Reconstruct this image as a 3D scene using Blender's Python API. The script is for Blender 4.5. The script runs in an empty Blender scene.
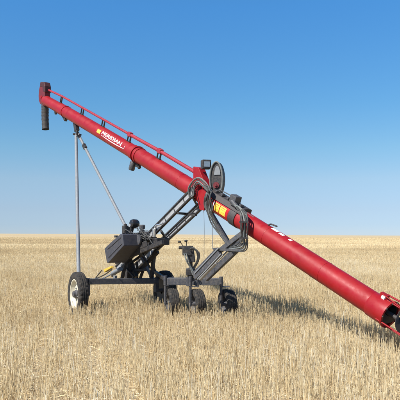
import bpy, bmesh, math, random
import numpy as np
from mathutils import Vector, Matrix, noise
random.seed(7)
R = math.radians
PI = math.pi
C = bpy.context.scene.collection

# ------------------------------------------------------------------ camera maths
F = 600.0
H = 1.40
PITCH = math.atan(34.5 / F)

def ray(px, py):
    x = (px - 200) / F
    y = (200 - py) / F
    f = Vector((0, math.cos(PITCH), math.sin(PITCH)))
    u = Vector((0, -math.sin(PITCH), math.cos(PITCH)))
    return f + Vector((1, 0, 0)) * x + u * y

CAM = Vector((0, 0, H))

def at(px, py, Y):
    r = ray(px, py)
    return CAM + r * (Y / r.y)

L = at(385, 311.6, 7.1)
U = at(44, 99.3, 15.0)
AX = (U - L).normalized()
UH = Vector((AX.x, AX.y, 0)).normalized()          # horizontal, up the auger
NH = Vector((-UH.y, UH.x, 0))                      # horizontal, to the near left side
if NH.x > 0:
    NH = -NH
UPB = AX.cross(NH)
if UPB.z < 0:
    UPB = -UPB
TL = (U - L).length

def px_(px, py, off=0.0):
    """point on the vertical plane parallel to the auger's, off metres to its near left side"""
    r = ray(px, py)
    p0 = L + NH * off
    k = (p0 - CAM).dot(NH) / r.dot(NH)
    return CAM + r * k

def tp(px):
    """distance along the tube axis whose axis point shows at column px"""
    p = px_(px, 99.3 + (311.6 - 99.3) / (385 - 44) * (px - 44), 0)
    return (p - L).dot(AX)

def ts(px):
    """distance along the tube where its near side shows at column px"""
    lo, hi = -1.0, TL + 1
    for _ in range(50):
        m = (lo + hi) / 2
        r = L + AX * m + NH * 0.14 + UPB * bow(m) - CAM
        dep = r.y * math.cos(PITCH) + r.z * math.sin(PITCH)
        if 200 + F * r.x / dep > px: lo = m
        else: hi = m
    return m

def bow(d):
    t = min(1, max(0, d / TL))
    return 0.055 * 4 * t * (1 - t)

def ax(d, n=0.0, b=0.0):
    return L + AX * d + NH * n + UPB * (b + bow(d))

# ------------------------------------------------------------------ materials
def mat(name, base, rough=0.5, metal=0.0, dust=None, dust_amt=0.0, scale=6.0, var=0.12, coat=0.0, bump=0.0, bscale=40.0, spec=0.5):
    m = bpy.data.materials.new(name); m.use_nodes = True
    nt = m.node_tree; N = nt.nodes; K = nt.links
    b = N['Principled BSDF']
    b.inputs['Roughness'].default_value = rough
    b.inputs['Metallic'].default_value = metal
    b.inputs['Specular IOR Level'].default_value = spec
    b.inputs['Coat Weight'].default_value = coat
    b.inputs['Coat Roughness'].default_value = 0.12
    tc = N.new('ShaderNodeTexCoord')
    n1 = N.new('ShaderNodeTexNoise'); n1.inputs['Scale'].default_value = scale
    n1.inputs['Detail'].default_value = 6; n1.inputs['Roughness'].default_value = 0.65
    K.new(tc.outputs['Object'], n1.inputs['Vector'])
    mr = N.new('ShaderNodeMapRange')
    mr.inputs['From Min'].default_value = 0.3; mr.inputs['From Max'].default_value = 0.7
    mr.inputs['To Min'].default_value = 1 - var; mr.inputs['To Max'].default_value = 1 + var
    K.new(n1.outputs['Fac'], mr.inputs['Value'])
    mx = N.new('ShaderNodeMix'); mx.data_type = 'RGBA'; mx.blend_type = 'MULTIPLY'
    mx.inputs['Factor'].default_value = 1
    mx.inputs['A'].default_value = (*base, 1)
    K.new(mr.outputs['Result'], mx.inputs['B'])
    out = mx.outputs['Result']
    if dust:
        n2 = N.new('ShaderNodeTexNoise'); n2.inputs['Scale'].default_value = scale * 3.3
        n2.inputs['Detail'].default_value = 8; n2.inputs['Roughness'].default_value = 0.75
        K.new(tc.outputs['Object'], n2.inputs['Vector'])
        m2 = N.new('ShaderNodeMapRange')
        m2.inputs['From Min'].default_value = 0.42; m2.inputs['From Max'].default_value = 0.75
        m2.inputs['To Max'].default_value = dust_amt
        K.new(n2.outputs['Fac'], m2.inputs['Value'])
        mx2 = N.new('ShaderNodeMix'); mx2.data_type = 'RGBA'
        K.new(m2.outputs['Result'], mx2.inputs['Factor'])
        K.new(out, mx2.inputs['A']); mx2.inputs['B'].default_value = (*dust, 1)
        out = mx2.outputs['Result']
        m3 = N.new('ShaderNodeMapRange')
        m3.inputs['To Min'].default_value = rough; m3.inputs['To Max'].default_value = min(1, rough + 0.35)
        m3.inputs['From Min'].default_value = 0.35; m3.inputs['From Max'].default_value = 0.7
        K.new(n2.outputs['Fac'], m3.inputs['Value'])
        K.new(m3.outputs['Result'], b.inputs['Roughness'])
    K.new(out, b.inputs['Base Color'])
    if bump:
        n3 = N.new('ShaderNodeTexNoise'); n3.inputs['Scale'].default_value = bscale
        n3.inputs['Detail'].default_value = 4
        K.new(tc.outputs['Object'], n3.inputs['Vector'])
        bp = N.new('ShaderNodeBump'); bp.inputs['Strength'].default_value = bump
        bp.inputs['Distance'].default_value = 0.01
        K.new(n3.outputs['Fac'], bp.inputs['Height'])
        K.new(bp.outputs['Normal'], b.inputs['Normal'])
    return m

DUST = (0.42, 0.34, 0.24)
RED = mat('red_paint', (0.275, 0.003, 0.007), 0.36, dust=(0.26, 0.055, 0.04), dust_amt=0.14, scale=2.2, var=0.12, coat=0.06, bump=0.06, bscale=9, spec=0.38)
RED2 = mat('red_paint_guard', (0.29, 0.006, 0.020), 0.42, dust=(0.4, 0.15, 0.13), dust_amt=0.25, scale=5, coat=0.15)
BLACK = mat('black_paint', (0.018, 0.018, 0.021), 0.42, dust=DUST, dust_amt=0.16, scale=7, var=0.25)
TANK = mat('charcoal_paint', (0.042, 0.043, 0.054), 0.38, dust=DUST, dust_amt=0.10, scale=7, var=0.2)
FRAME = mat('dark_frame_paint', (0.045, 0.048, 0.058), 0.42, dust=DUST, dust_amt=0.22, scale=8, var=0.25)
STEEL = mat('galvanised_steel', (0.20, 0.215, 0.23), 0.55, metal=0.15, dust=DUST, dust_amt=0.08, scale=9, var=0.12)
ARMG = mat('grey_arm_paint', (0.33, 0.34, 0.35), 0.45, metal=0.2, dust=DUST, dust_amt=0.2, scale=10, var=0.2)
CHROME = mat('polished_steel', (0.75, 0.75, 0.75), 0.22, metal=0.9, dust=DUST, dust_amt=0.15, scale=20)
RUBBER = mat('tyre_rubber', (0.020, 0.020, 0.021), 0.75, dust=(0.30, 0.24, 0.17), dust_amt=0.32, scale=7, var=0.2, bump=0.3, bscale=90, spec=0.3)
HOSE = mat('hose_rubber', (0.028, 0.031, 0.033), 0.42, dust=DUST, dust_amt=0.18, scale=12, spec=0.6)
HOSE2 = mat('grey_hose_sleeve', (0.13, 0.15, 0.15), 0.5, dust=DUST, dust_amt=0.3, scale=14)
CREAM = mat('cream_rim_paint', (0.60, 0.56, 0.44), 0.4, dust=DUST, dust_amt=0.3, scale=9, var=0.06)
WHITE = mat('white_vinyl', (0.82, 0.82, 0.80), 0.4, dust=DUST, dust_amt=0.1, scale=20, var=0.03)
YELLOW = mat('yellow_vinyl', (0.92, 0.58, 0.06), 0.4, dust=DUST, dust_amt=0.1, scale=20, var=0.05)
ORANGE = mat('orange_marks', (0.75, 0.16, 0.02), 0.4, scale=20)
REDV = mat('bright_red_vinyl', (0.42, 0.007, 0.010), 0.35, scale=20)
LENS = mat('lamp_lens', (0.30, 0.34, 0.38), 0.12, metal=0.4, scale=30)
STRAPG = mat('grey_brown_channel', (0.034, 0.029, 0.031), 0.5, dust=DUST, dust_amt=0.10, scale=12, var=0.25)

# ------------------------------------------------------------------ mesh helpers
WL = {}   # world location of every object made

def obj(name, bm, m, parent=None, smooth=None, label=None):
    me = bpy.data.meshes.new(name)
    bmesh.ops.recalc_face_normals(bm, faces=bm.faces)
    if smooth is not None:
        for f in bm.faces: f.smooth = True
    vs = [v.co.copy() for v in bm.verts]
    c = Vector(((min(v.x for v in vs) + max(v.x for v in vs)) / 2,
                (min(v.y for v in vs) + max(v.y for v in vs)) / 2,
                (min(v.z for v in vs) + max(v.z for v in vs)) / 2))
    bmesh.ops.translate(bm, verts=bm.verts, vec=-c)
    bm.to_mesh(me); bm.free()
    me.materials.append(m)
    if smooth is not None:
        me.set_sharp_from_angle(angle=R(smooth))
    o = bpy.data.objects.new(name, me); C.objects.link(o)
    WL[o.name] = c
    if parent:
        o.parent = parent
        o.location = c - WL[parent.name]
    else:
        o.location = c
    if label: o['label'] = label
    return o

def frame_for(d):
    d = d.normalized()
    ref = Vector((0, 0, 1)) if abs(d.z) < 0.95 else Vector((1, 0, 0))
    x = d.cross(ref).normalized()
    y = x.cross(d).normalized()
    return x, y

def add_tube(bm, pts, r, seg=12, cap=True):
    pts = [Vector(p) for p in pts]
    rs = r if isinstance(r, (list, tuple)) else [r] * len(pts)
    rings = []
    d0 = (pts[1] - pts[0]).normalized()
    x, y = frame_for(d0)
    for i, p in enumerate(pts):
        if i == 0: d = pts[1] - pts[0]
        elif i == len(pts) - 1: d = pts[-1] - pts[-2]
        else: d = (pts[i + 1] - pts[i]).normalized() + (pts[i] - pts[i - 1]).normalized()
        d.normalize()
        x = (x - d * x.dot(d)).normalized(); y = d.cross(x)
        rings.append([bm.verts.new(p + (x * math.cos(2 * PI * k / seg) + y * math.sin(2 * PI * k / seg)) * rs[i]) for k in range(seg)])
    for a, b in zip(rings, rings[1:]):
        for k in range(seg):
            bm.faces.new((a[k], a[(k + 1) % seg], b[(k + 1) % seg], b[k]))
    if cap:
        bm.faces.new(rings[0][::-1]); bm.faces.new(rings[-1])

def smooth_path(pts, n=8):
    pts = [Vector(p) for p in pts]
    P = [pts[0] * 2 - pts[1]] + pts + [pts[-1] * 2 - pts[-2]]
    out = []
    for i in range(1, len(P) - 2):
        for k in range(n):
            t = k / n
            a, b, c, d = P[i - 1], P[i], P[i + 1], P[i + 2]
            out.append(0.5 * ((2 * b) + (c - a) * t + (2 * a - 5 * b + 4 * c - d) * t * t + (3 * b - a - 3 * c + d) * t ** 3))
    out.append(pts[-1])
    return out

def add_beam(bm, a, b, w, h, side=None):
    """rectangular bar from a to b; w along side, h across"""
    a = Vector(a); b = Vector(b)
    d = (b - a).normalized()
    s = Vector(side) if side is not None else NH
    s = (s - d * s.dot(d)).normalized()
    t = d.cross(s)
    vs = []
    for p in (a, b):
        for i, j in ((-1, -1), (1, -1), (1, 1), (-1, 1)):
            vs.append(bm.verts.new(p + s * (i * w / 2) + t * (j * h / 2)))
    fs = [bm.faces.new((vs[0], vs[3], vs[2], vs[1])), bm.faces.new(vs[4:8])]
    for k in range(4):
        fs.append(bm.faces.new((vs[k], vs[(k + 1) % 4], vs[4 + (k + 1) % 4], vs[4 + k])))
    return vs

def add_prism(bm, poly, vec):
    a = [bm.verts.new(Vector(p)) for p in poly]
    b = [bm.verts.new(Vector(p) + vec) for p in poly]
    bm.faces.new(a); bm.faces.new(b[::-1])
    n = len(a)
    for k in range(n):
        bm.faces.new((a[k], b[k], b[(k + 1) % n], a[(k + 1) % n]))

def add_box(bm, c, dx, dy, dz, X=Vector((1, 0, 0)), Y=Vector((0, 1, 0)), Z=Vector((0, 0, 1))):
    p = [c + X * (sx * dx / 2) + Y * (sy * dy / 2) - Z * dz / 2 for sx, sy in ((-1, -1), (1, -1), (1, 1), (-1, 1))]
    add_prism(bm, p, Z * dz)

def add_lathe(bm, c, axis, prof, seg=32, mod=None, closed=False):
    """prof = [(distance along axis, radius)]"""
    axis = axis.normalized(); x, y = frame_for(axis)
    rings = []
    for pi_, (d, r) in enumerate(prof):
        ring = []
        for k in range(seg):
            rr, dd = (r, d) if mod is None else mod(pi_, k, r, d)
            th = 2 * PI * k / seg
            ring.append(bm.verts.new(c + axis * dd + (x * math.cos(th) + y * math.sin(th)) * rr))
        rings.append(ring)
    prs = list(zip(rings, rings[1:]))
    if closed: prs.append((rings[-1], rings[0]))
    for a, b in prs:
        for k in range(seg):
            bm.faces.new((a[k], a[(k + 1) % seg], b[(k + 1) % seg], b[k]))
    if not closed:
        if prof[0][1] > 1e-4: bm.faces.new(rings[0][::-1])
        if prof[-1][1] > 1e-4: bm.faces.new(rings[-1])
    bmesh.ops.remove_doubles(bm, verts=bm.verts, dist=1e-5)

def bevel(o, w=0.004, seg=2):
    m = o.modifiers.new('Bevel', 'BEVEL'); m.width = w; m.segments = seg; m.limit_method = 'ANGLE'; m.angle_limit = R(35)
    return o

def B(): return bmesh.new()

# ------------------------------------------------------------------ THE MACHINE
root = bpy.data.objects.new('grain_auger', None); C.objects.link(root)
CW = at(78, 294.3, 10.4)                          # hub of the near left wheel
AXL = Vector((0.883, 0.469, 0))                   # along the axle, to the far right wheel
root.location = (CW.x + AXL.x * 0.9, CW.y + AXL.y * 0.9, 0)
WL[root.name] = root.location.copy()
root['label'] = 'long red grain auger raised on a black wheeled undercarriage with an engine, standing in stubble'
root['category'] = 'grain auger'

RT = 0.145
# --- tube, in lapped sections
bm = B()
d_end = tp(46)
d_j1 = tp(133); d_j2 = tp(60)
prof = [(-0.04, RT - 0.012), (-0.04, RT)]
def ringed(dists):
    for d, r in dists: prof.append((d, r))
ringed([(d, RT) for d in np.arange(0.4, d_j1 - 0.2, 0.4)])
ringed([(d_j1 - 0.001, RT), (d_j1, RT * 0.93)])
ringed([(d, RT * 0.93) for d in np.arange(d_j1 + 0.3, d_j2 - 0.2, 0.3)])
ringed([(d_j2 - 0.001, RT * 0.93), (d_j2, RT * 0.87), (d_end, RT * 0.87)])
add_lathe(bm, L, AX, prof + [(d_end, 0.02)], 48)
# open lower mouth: inner sleeve
inner = [(-0.04, RT - 0.0125), (1.2, RT - 0.0125), (1.2, 0.02)]
geom = [f for f in bm.faces if len(f.verts) > 4 and (f.calc_center_median() - (L - AX * 0.04)).length < 0.02]
bmesh.ops.delete(bm, geom=geom, context='FACES_ONLY')
add_lathe(bm, L, AX, inner[:2], 48)
geom = [f for f in bm.faces if len(f.verts) > 10 and (f.calc_center_median() - (L - AX * 0.04)).length < 0.02]
bmesh.ops.delete(bm, geom=geom, context='FACES_ONLY')
for v in bm.verts: v.co += UPB * bow((v.co - L).dot(AX))
tube = obj('auger_tube', bm, RED, root, smooth=40)

def ring_band(px, w, extra, m=RED, name='clamp_band', rbase=RT, **kw):
    bm = B(); d = ts(px)
    add_lathe(bm, L + UPB * bow(d), AX, [(d - w / 2, rbase - 0.004), (d - w / 2, rbase + extra), (d + w / 2, rbase + extra), (d + w / 2, rbase - 0.004)], 48)
    return obj(name, bm, m, tube, smooth=30, **kw)

ring_band(133.5, 0.05, 0.012)
ring_band(131.3, 0.018, 0.020)
ring_band(60.5, 0.06, 0.010, rbase=RT * 0.93)
ring_band(231.3, 0.15, 0.012, STRAPG, label='dark strap clamped round the red tube')
ring_band(211, 0.035, 0.010, STRAPG)
ring_band(199, 0.10, 0.012, RED)
for x_ in (176, 262.0, 318.0):
    bm = B(); d = ts(x_)
    add_lathe(bm, L + UPB * bow(d), AX, [(d - 0.006, RT - 0.004), (d - 0.005, RT + 0.0015), (d, RT + 0.003), (d + 0.005, RT + 0.0015), (d + 0.006, RT - 0.004)], 64, mod=lambda i, k, r, q: (r + (0.0008 if (k * 7) % 3 == 0 else 0), q))
    obj('weld_bead', bm, RED, tube, smooth=50)
# flared collar near the intake
bm = B()
add_lathe(bm, L, AX, [(0.20, RT - 0.004), (0.185, RT + 0.006), (-0.06, RT + 0.010), (-0.06, RT + 0.024), (-0.082, RT + 0.024), (-0.082, RT - 0.006), (0.15, RT - 0.006)], 48, closed=True)
coll = obj('intake_collar', bm, RED, root, smooth=35)
for k in range(10):
    th = 2 * PI * k / 10
    bm = B()
    c = ax(-0.082, math.cos(th) * (RT + 0.012), math.sin(th) * (RT + 0.012))
    add_lathe(bm, c, -AX, [(0, 0.009), (0.012, 0.009), (0.012, 0.0)], 6)
    obj('bolt', bm, BLACK, coll)

# --- intake cage and flighting
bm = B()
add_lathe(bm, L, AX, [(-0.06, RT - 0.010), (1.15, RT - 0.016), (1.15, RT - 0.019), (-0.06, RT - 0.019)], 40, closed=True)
obj('mouth_dark_sleeve', bm, BLACK, root, smooth=40)  # black sleeve added to darken the mouth: shade and dirty steel in one colour
bm = B()
for k, th in enumerate((R(75), R(-30), R(-95), R(150), R(215))):
    n_, b_ = math.cos(th) * (RT + 0.012), math.sin(th) * (RT + 0.012)
    k2 = 1.0
    add_tube(bm, [ax(0.0, n_, b_), ax(-0.14, n_, b_), ax(-0.30, n_ * k2, b_ * k2), ax(-1.05, n_ * k2, b_ * k2)], 0.009, 8)
for dd in (-0.5, -0.8):
    pts = [ax(dd, math.cos(2 * PI * k / 24) * (RT + 0.03) * 1.05, math.sin(2 * PI * k / 24) * (RT + 0.03) * 1.05) for k in range(25)]
    add_tube(bm, pts, 0.007, 6)
add_lathe(bm, L, -AX, [(1.03, 0.0), (1.03, RT * 1.22), (1.06, RT * 1.22), (1.06, 0.0)], 24)
obj('intake_cage', bm, RED, root, smooth=40)
bm = B()
add_tube(bm, [ax(1.0), ax(-1.04)], 0.026, 12)
pr = None
N_ = 170
for i in range(N_):
    d = -1.0 + 2.0 * i / (N_ - 1)
    th = 2 * PI * d / 0.24
    n_, b_ = math.cos(th), math.sin(th)
    a1 = bm.verts.new(ax(d - 0.002, n_ * 0.024, b_ * 0.024)); a2 = bm.verts.new(ax(d - 0.001, n_ * (RT - 0.022), b_ * (RT - 0.022)))
    c1 = bm.verts.new(ax(d + 0.004, n_ * 0.024, b_ * 0.024)); c2 = bm.verts.new(ax(d + 0.002, n_ * (RT - 0.022), b_ * (RT - 0.022)))
    if pr:
        p1, p2, q1, q2 = pr
        bm.faces.new((p1, a1, a2, p2)); bm.faces.new((p2, a2, c2, q2)); bm.faces.new((q2, c2, c1, q1))
    pr = (a1, a2, c1, c2)
obj('screw_flighting', bm, STRAPG, root, smooth=40)
# winch post stub on top of the intake
bm = B()
add_beam(bm, ax(tp(380), 0, RT), ax(tp(380), 0, RT + 0.05), 0.05, 0.10, NH)
add_tube(bm, [ax(tp(381), -0.03, RT + 0.04), ax(tp(400), -0.02, RT + 0.055)], 0.012, 8)
add_tube(bm, [ax(tp(379), 0.03, RT + 0.04), ax(tp(400), 0.05, RT + 0.02)], 0.008, 8)
obj('hitch_bracket', bm, RED, root)

# --- patches wrapped on the tube
def wrap_patch(d0, d1, a0, a1, lift=0.0015, nd=2, na=10, rb=RT):
    bm = B(); g = []
    for i in range(nd + 1):
        d = d0 + (d1 - d0) * i / nd; row = []
        for j in range(na + 1):
            a = a0 + (a1 - a0) * j / na
            row.append(bm.verts.new(ax(d, math.cos(a) * (rb + lift), math.sin(a) * (rb + lift))))
        g.append(row)
    for i in range(nd):
        for j in range(na):
            bm.faces.new((g[i][j], g[i + 1][j], g[i + 1][j + 1], g[i][j + 1]))
    return bm
# yellow warning sign, in a bright red surround
sg = obj('sign_backing', wrap_patch(ts(227.5), ts(212.6), R(-58), R(55), 0.002), REDV, tube, smooth=60)
for a, b in ((214.6, 219.2), (220.0, 225.4)):
    o = obj('warning_decal', wrap_patch(ts(b), ts(a), R(-24), R(28), 0.004), YELLOW, tube, smooth=60, label='yellow warning decal on the red tube')
    bmx = wrap_patch(ts(b - 0.8), ts(a + 0.8), R(17), R(22), 0.0055)
    obj('decal_mark', bmx, ORANGE, tube, smooth=60)
    for q, (lo, hi) in enumerate(((7, 9), (-8, -6))):
        bmx = wrap_patch(ts(b - 0.9), ts(a + 0.9 + (q % 2) * 1.2), R(lo), R(hi), 0.0055)
        obj('decal_mark', bmx, ORANGE, tube, smooth=60)
obj('white_edge_strip', wrap_patch(ts(213.8), ts(212.9), R(-34), R(26), 0.0045), WHITE, tube, smooth=60)
# yellow square by the maker's lettering
obj('yellow_decal', wrap_patch(ts(99.4), ts(96.2), R(4), R(36), 0.003, rb=RT * 0.93), YELLOW, tube, smooth=60)

def wrap_text(txt, d_start, height, a_c, m, name, stretch=1.0, lift=0.003, rb=RT):
    cu = bpy.data.curves.new('t', 'FONT'); cu.body = txt; cu.size = 1.0; cu.resolution_u = 3
    to = bpy.data.objects.new('t', cu); C.objects.link(to)
    bpy.context.view_layer.update()
    me = bpy.data.meshes.new_from_object(to)
    bpy.data.objects.remove(to); bpy.data.curves.remove(cu)
    bm = B(); bm.from_mesh(me); bpy.data.meshes.remove(me)
    ys = [v.co.y for v in bm.verts]; y0, y1 = min(ys), max(ys)
    for yy in np.linspace(y0, y1, 7)[1:-1]:
        bmesh.ops.bisect_plane(bm, geom=bm.verts[:] + bm.edges[:] + bm.faces[:], plane_co=(0, yy, 0), plane_no=(0, 1, 0))
    k = height / (y1 - y0)
    # a heavier face: the outline is pushed out a little
    xs = [v.co.x for v in bm.verts]; x0 = min(xs)
    for v in bm.verts:
        dx = (v.co.x - x0) * k * stretch; dy = (v.co.y - (y0 + y1) / 2) * k
        a = a_c + dy / rb
        v.co = ax(d_start - dx, math.cos(a) * (rb + lift), math.sin(a) * (rb + lift))
    width = (max(xs) - x0) * k * stretch
    return bm, width
ru = RT * 0.93
bm, wd = wrap_text('MERIDIAN', ts(100.8), 0.070, R(34), WHITE, 'maker_lettering', 1.0, rb=ru)
want = ts(100.8) - ts(119.8)
bm.free()
bm, wd = wrap_text('MERIDIAN', ts(100.8), 0.070, R(26), WHITE, 'maker_lettering', want / wd, rb=ru)
# thicken strokes by a doubled, shifted copy
g = bmesh.ops.duplicate(bm, geom=bm.verts[:] + bm.edges[:] + bm.faces[:])
for v in [e for e in g['geom'] if isinstance(e, bmesh.types.BMVert)]:
    v.co += -AX * 0.011 + UPB * 0.0 + NH * 0.0007
obj('maker_lettering', bm, WHITE, tube)
# swoosh under and round the lettering's end
bm = B(); prev = None
dS, dE = ts(101), ts(122.8)
for i in range(41):
    t = i / 40
    if t < 0.8:
        d = dS + (dE - dS) * (t / 0.8); a = R(2) - 0.10 * math.sin(t / 0.8 * PI)
        nx, na = 0.0, 1.0
    else:
        q = (t - 0.8) / 0.2 * PI * 0.8
        d = dE - 0.030 * math.sin(q); a = R(2) + 0.23 * (1 - math.cos(q))
        nx, na = math.sin(q), math.cos(q)
    w = 0.003 + 0.006 * math.sin(min(1, t * 1.1) * PI)
    r_ = ru + 0.003
    p1 = bm.verts.new(ax(d + w * nx, math.cos(a + w / ru * na) * r_, math.sin(a + w / ru * na) * r_))
    p2 = bm.verts.new(ax(d - w * nx, math.cos(a - w / ru * na) * r_, math.sin(a - w / ru * na) * r_))
    if prev: bm.faces.new((prev[0], p1, p2, prev[1]))
    prev = (p1, p2)
obj('lettering_swoosh', bm, WHITE, tube)
# white stickers on the upper side of the lower tube
for a, b, lo, hi in ((263, 269, 74, 98), (270.5, 275, 72, 90), (280.5, 283, 70, 86)):
    obj('white_decal', wrap_patch(ts(b), ts(a), R(lo), R(hi), 0.003), WHITE, tube, smooth=60)
bm = B()
p = ax(ts(374), 0.04, RT + 0.012)
add_box(bm, p, 0.045, 0.03, 0.035, AX, NH, UPB)
obj('white_marker', bm, WHITE, root)
# pointer stub on top near the hoses
bm = B()
add_tube(bm, smooth_path([ax(ts(258), 0, RT - 0.01), ax(ts(260.5), 0, RT + 0.035), ax(ts(266), 0.0, RT + 0.055)], 5), 0.012, 8)
obj('grease_line_end', bm, BLACK, root, smooth=40)

# --- discharge head
hc = (0.91 * RT)
bm = B()
def hd(px, py, off=0.0): return px_(px, py, off)
poly = [(44.4, 92.5), (44.4, 86.0), (43.6, 82.6), (40.4, 82.6), (39.8, 85), (38.8, 90.0), (38.3, 96.0), (38.7, 101.0), (39.8, 103.8), (42.0, 105.6), (44.4, 106.0)]
add_prism(bm, [hd(a, b, 0.085) for a, b in poly], -NH * 0.16)
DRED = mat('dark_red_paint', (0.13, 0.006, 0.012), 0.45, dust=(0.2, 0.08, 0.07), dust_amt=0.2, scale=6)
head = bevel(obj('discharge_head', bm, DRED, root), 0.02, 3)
bm = B()
poly2 = [(40.2, 81.8), (43.8, 81.8), (44.7, 85.8), (44.7, 92.2), (43.2, 92.2), (42.0, 87.0), (39.4, 87.0)]
add_prism(bm, [hd(a, b, 0.09) for a, b in poly2], -NH * 0.17)
bevel(obj('head_cap', bm, mat('near_black_red', (0.045, 0.006, 0.009), 0.5, dust=(0.2, 0.08, 0.07), dust_amt=0.15, scale=6), head), 0.02, 3)  # cap coloured a much darker red than the head
bm = B()
add_lathe(bm, hd(41.6, 97.5, 0.085), NH, [(0, 0.05), (0.015, 0.05), (0.015, 0.03), (0.03, 0.03), (0.03, 0)], 20)
obj('bearing_housing', bm, RED, head, smooth=30)
bm = B()
p0 = hd(45.0, 104); p1 = hd(45.1, 110); p2 = hd(45.1, 118); p3 = hd(45.6, 129.3)
sp = smooth_path([p0, p1, p2, p3], 7)
n = len(sp)
add_tube(bm, sp, [0.092 + 0.004 * math.sin(i * 2.2) - 0.006 * i / n for i in range(n)], 20, cap=False)
add_tube(bm, [q for q in sp[::-1]], [0.08] * n, 20, cap=False)
obj('discharge_spout', bm, mat('rubber_spout', (0.022, 0.022, 0.024), 0.55, dust=DUST, dust_amt=0.2, scale=6, var=0.3), root, smooth=50)
bm = B()
add_beam(bm, hd(54, 104, 0.05), hd(56, 114, 0.05), 0.05, 0.055)
add_beam(bm, hd(58, 110, 0.0), hd(55.6, 112.5, 0.0), 0.04, 0.03)
bevel(obj('spout_bracket', bm, BLACK, root), 0.006)
bm = B()
add_beam(bm, hd(63.6, 115.4, 0.02), hd(66.0, 120.2, 0.02), 0.07, 0.07)
bevel(obj('cable_cleat', bm, BLACK, root), 0.006)

# --- drive shaft guard above the tube
rail = [(49.0, 90.2), (62, 96.2), (83, 108.0), (104, 119.8), (130, 134.6), (160, 151.2), (196, 172.6)]
rp = [px_(a, b, 0.0) for a, b in rail]
bm = B(); add_tube(bm, rp[:5] , 0.025, 14)
obj('drive_shaft_guard', bm, RED2, root, smooth=40)
bm = B(); add_tube(bm, [rp[4] , rp[5], rp[6]], 0.033, 14)
obj('drive_shaft_guard', bm, RED2, root, smooth=40)
for i, (x_, y_) in enumerate(((62, 96.2), (83, 108.0), (104, 119.8), (130, 134.6), (160, 151.2))):
    p = px_(x_, y_, 0); d = (p - L).dot(AX); hgt = (p - L).dot(UPB) - bow(d)
    bm = B()
    rr = ru if i < 4 else RT
    for s_ in (-1, 1):
        w2 = 0.05 if i >= 1 else 0.03
        base = rr * (math.sqrt(max(0, 1 - (0.04 / rr) ** 2))) - 0.008
        add_beam(bm, ax(d + s_ * w2, 0.0, base), ax(d + s_ * w2, 0.0, hgt - 0.01), 0.026, 0.020 if s_ < 0 else 0.012, NH)
    add_beam(bm, ax(d - w2 - 0.02, 0, rr + 0.003), ax(d + w2 + 0.02, 0, rr + 0.003), 0.05, 0.008, NH)
    add_beam(bm, ax(d - w2, 0, hgt - 0.02), ax(d + w2, 0, hgt - 0.02), 0.024, 0.010, NH)
    br = obj('guard_bracket', bm, BLACK, root)
    if i >= 3:
        bm = B(); add_box(bm, ax(d, 0, hgt + 0.004), 0.12, 0.075, 0.085, AX, NH, UPB)
        bevel(obj('bearing_box', bm, RED2, br), 0.008)
# work lamp / roller under the joint
bm = B()
pc = px_(132.3, 166.0, 0.05)
add_lathe(bm, pc + UPB * 0.05, -UPB, [(-0.05, 0.03), (0.0, 0.055), (0.10, 0.062), (0.13, 0.055), (0.14, 0.0)], 20)
wl = obj('hanging_pulley', bm, FRAME, root, smooth=40)
bm = B(); add_beam(bm, px_(131, 163, 0.0), px_(139.5, 166.4, 0.0), 0.06, 0.06)
add_beam(bm, px_(137.6, 162, 0.0), px_(139.6, 168.3, 0.0), 0.05, 0.05)
bevel(obj('pulley_bracket', bm, BLACK, wl), 0.005)

# --- long support legs (A-frame)
apex = px_(77.2, 134.5, 0.0)
bm = B()
add_beam(bm, px_(75.6, 122.5, 0), px_(77.0, 131, 0), 0.09, 0.10)
add_beam(bm, px_(77.0, 130, 0.05), px_(76.6, 135.0, 0.05), 0.03, 0.075)
add_beam(bm, px_(77.0, 130, -0.05), px_(76.6, 135.0, -0.05), 0.03, 0.075)
add_tube(bm, [apex + NH * 0.10, apex - NH * 0.10], 0.022, 12)
bevel(obj('leg_clamp', bm, BLACK, root), 0.005)
foot1 = CW + AXL * 0.13 + UH * 0.26; foot1.z = 0.60
foot2 = CW + AXL * 1.40; foot2.z = 0.58
def leg(a, b, m, rad):
    bm = B()
    add_tube(bm, [a, b], rad, 16)
    d = (b - a).normalized()
    add_beam(bm, a - d * 0.05, a + d * 0.12, 0.02, 0.09)
    add_beam(bm, b - d * 0.12, b + d * 0.04, 0.02, 0.10)
    return obj('support_leg', bm, m, root, smooth=40)
leg(apex + NH * 0.03, foot1, STEEL, 0.034)
leg(apex - NH * 0.03, foot2, STEEL, 0.030)
# thin brace beside the second leg
lb = apex - NH * 0.03
bm = B()
add_beam(bm, lb.lerp(foot2, 0.085), lb.lerp(foot2, 0.118), 0.06, 0.085)
bevel(obj('leg_lug', bm, BLACK, root), 0.006)

# --- axle
CR = CW + AXL * 1.64; CR.z = 0.375
bm = B()
za, zb = 0.585, 0.55
a0 = CW + AXL * 0.17; a0.z = za
b0 = CW + AXL * 1.50; b0.z = zb
add_beam(bm, a0, b0, 0.10, 0.11, Vector((0, 0, 1)))
axle = bevel(obj('axle_beam', bm, FRAME, root), 0.008)
for c, zz, sg_ in ((CW, za, 1), (CR, zb, -1)):
    bm = B()
    q = c + AXL * (0.17 * sg_)
    add_beam(bm, Vector((q.x, q.y, zz + 0.06)), Vector((q.x, q.y, c.z - 0.03)), 0.07, 0.07)
    add_tube(bm, [Vector((q.x, q.y, c.z)), c - AXL * (0.06 * sg_)], 0.032, 14)
    bevel(obj('spindle_bracket', bm, FRAME, axle), 0.006)

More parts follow.
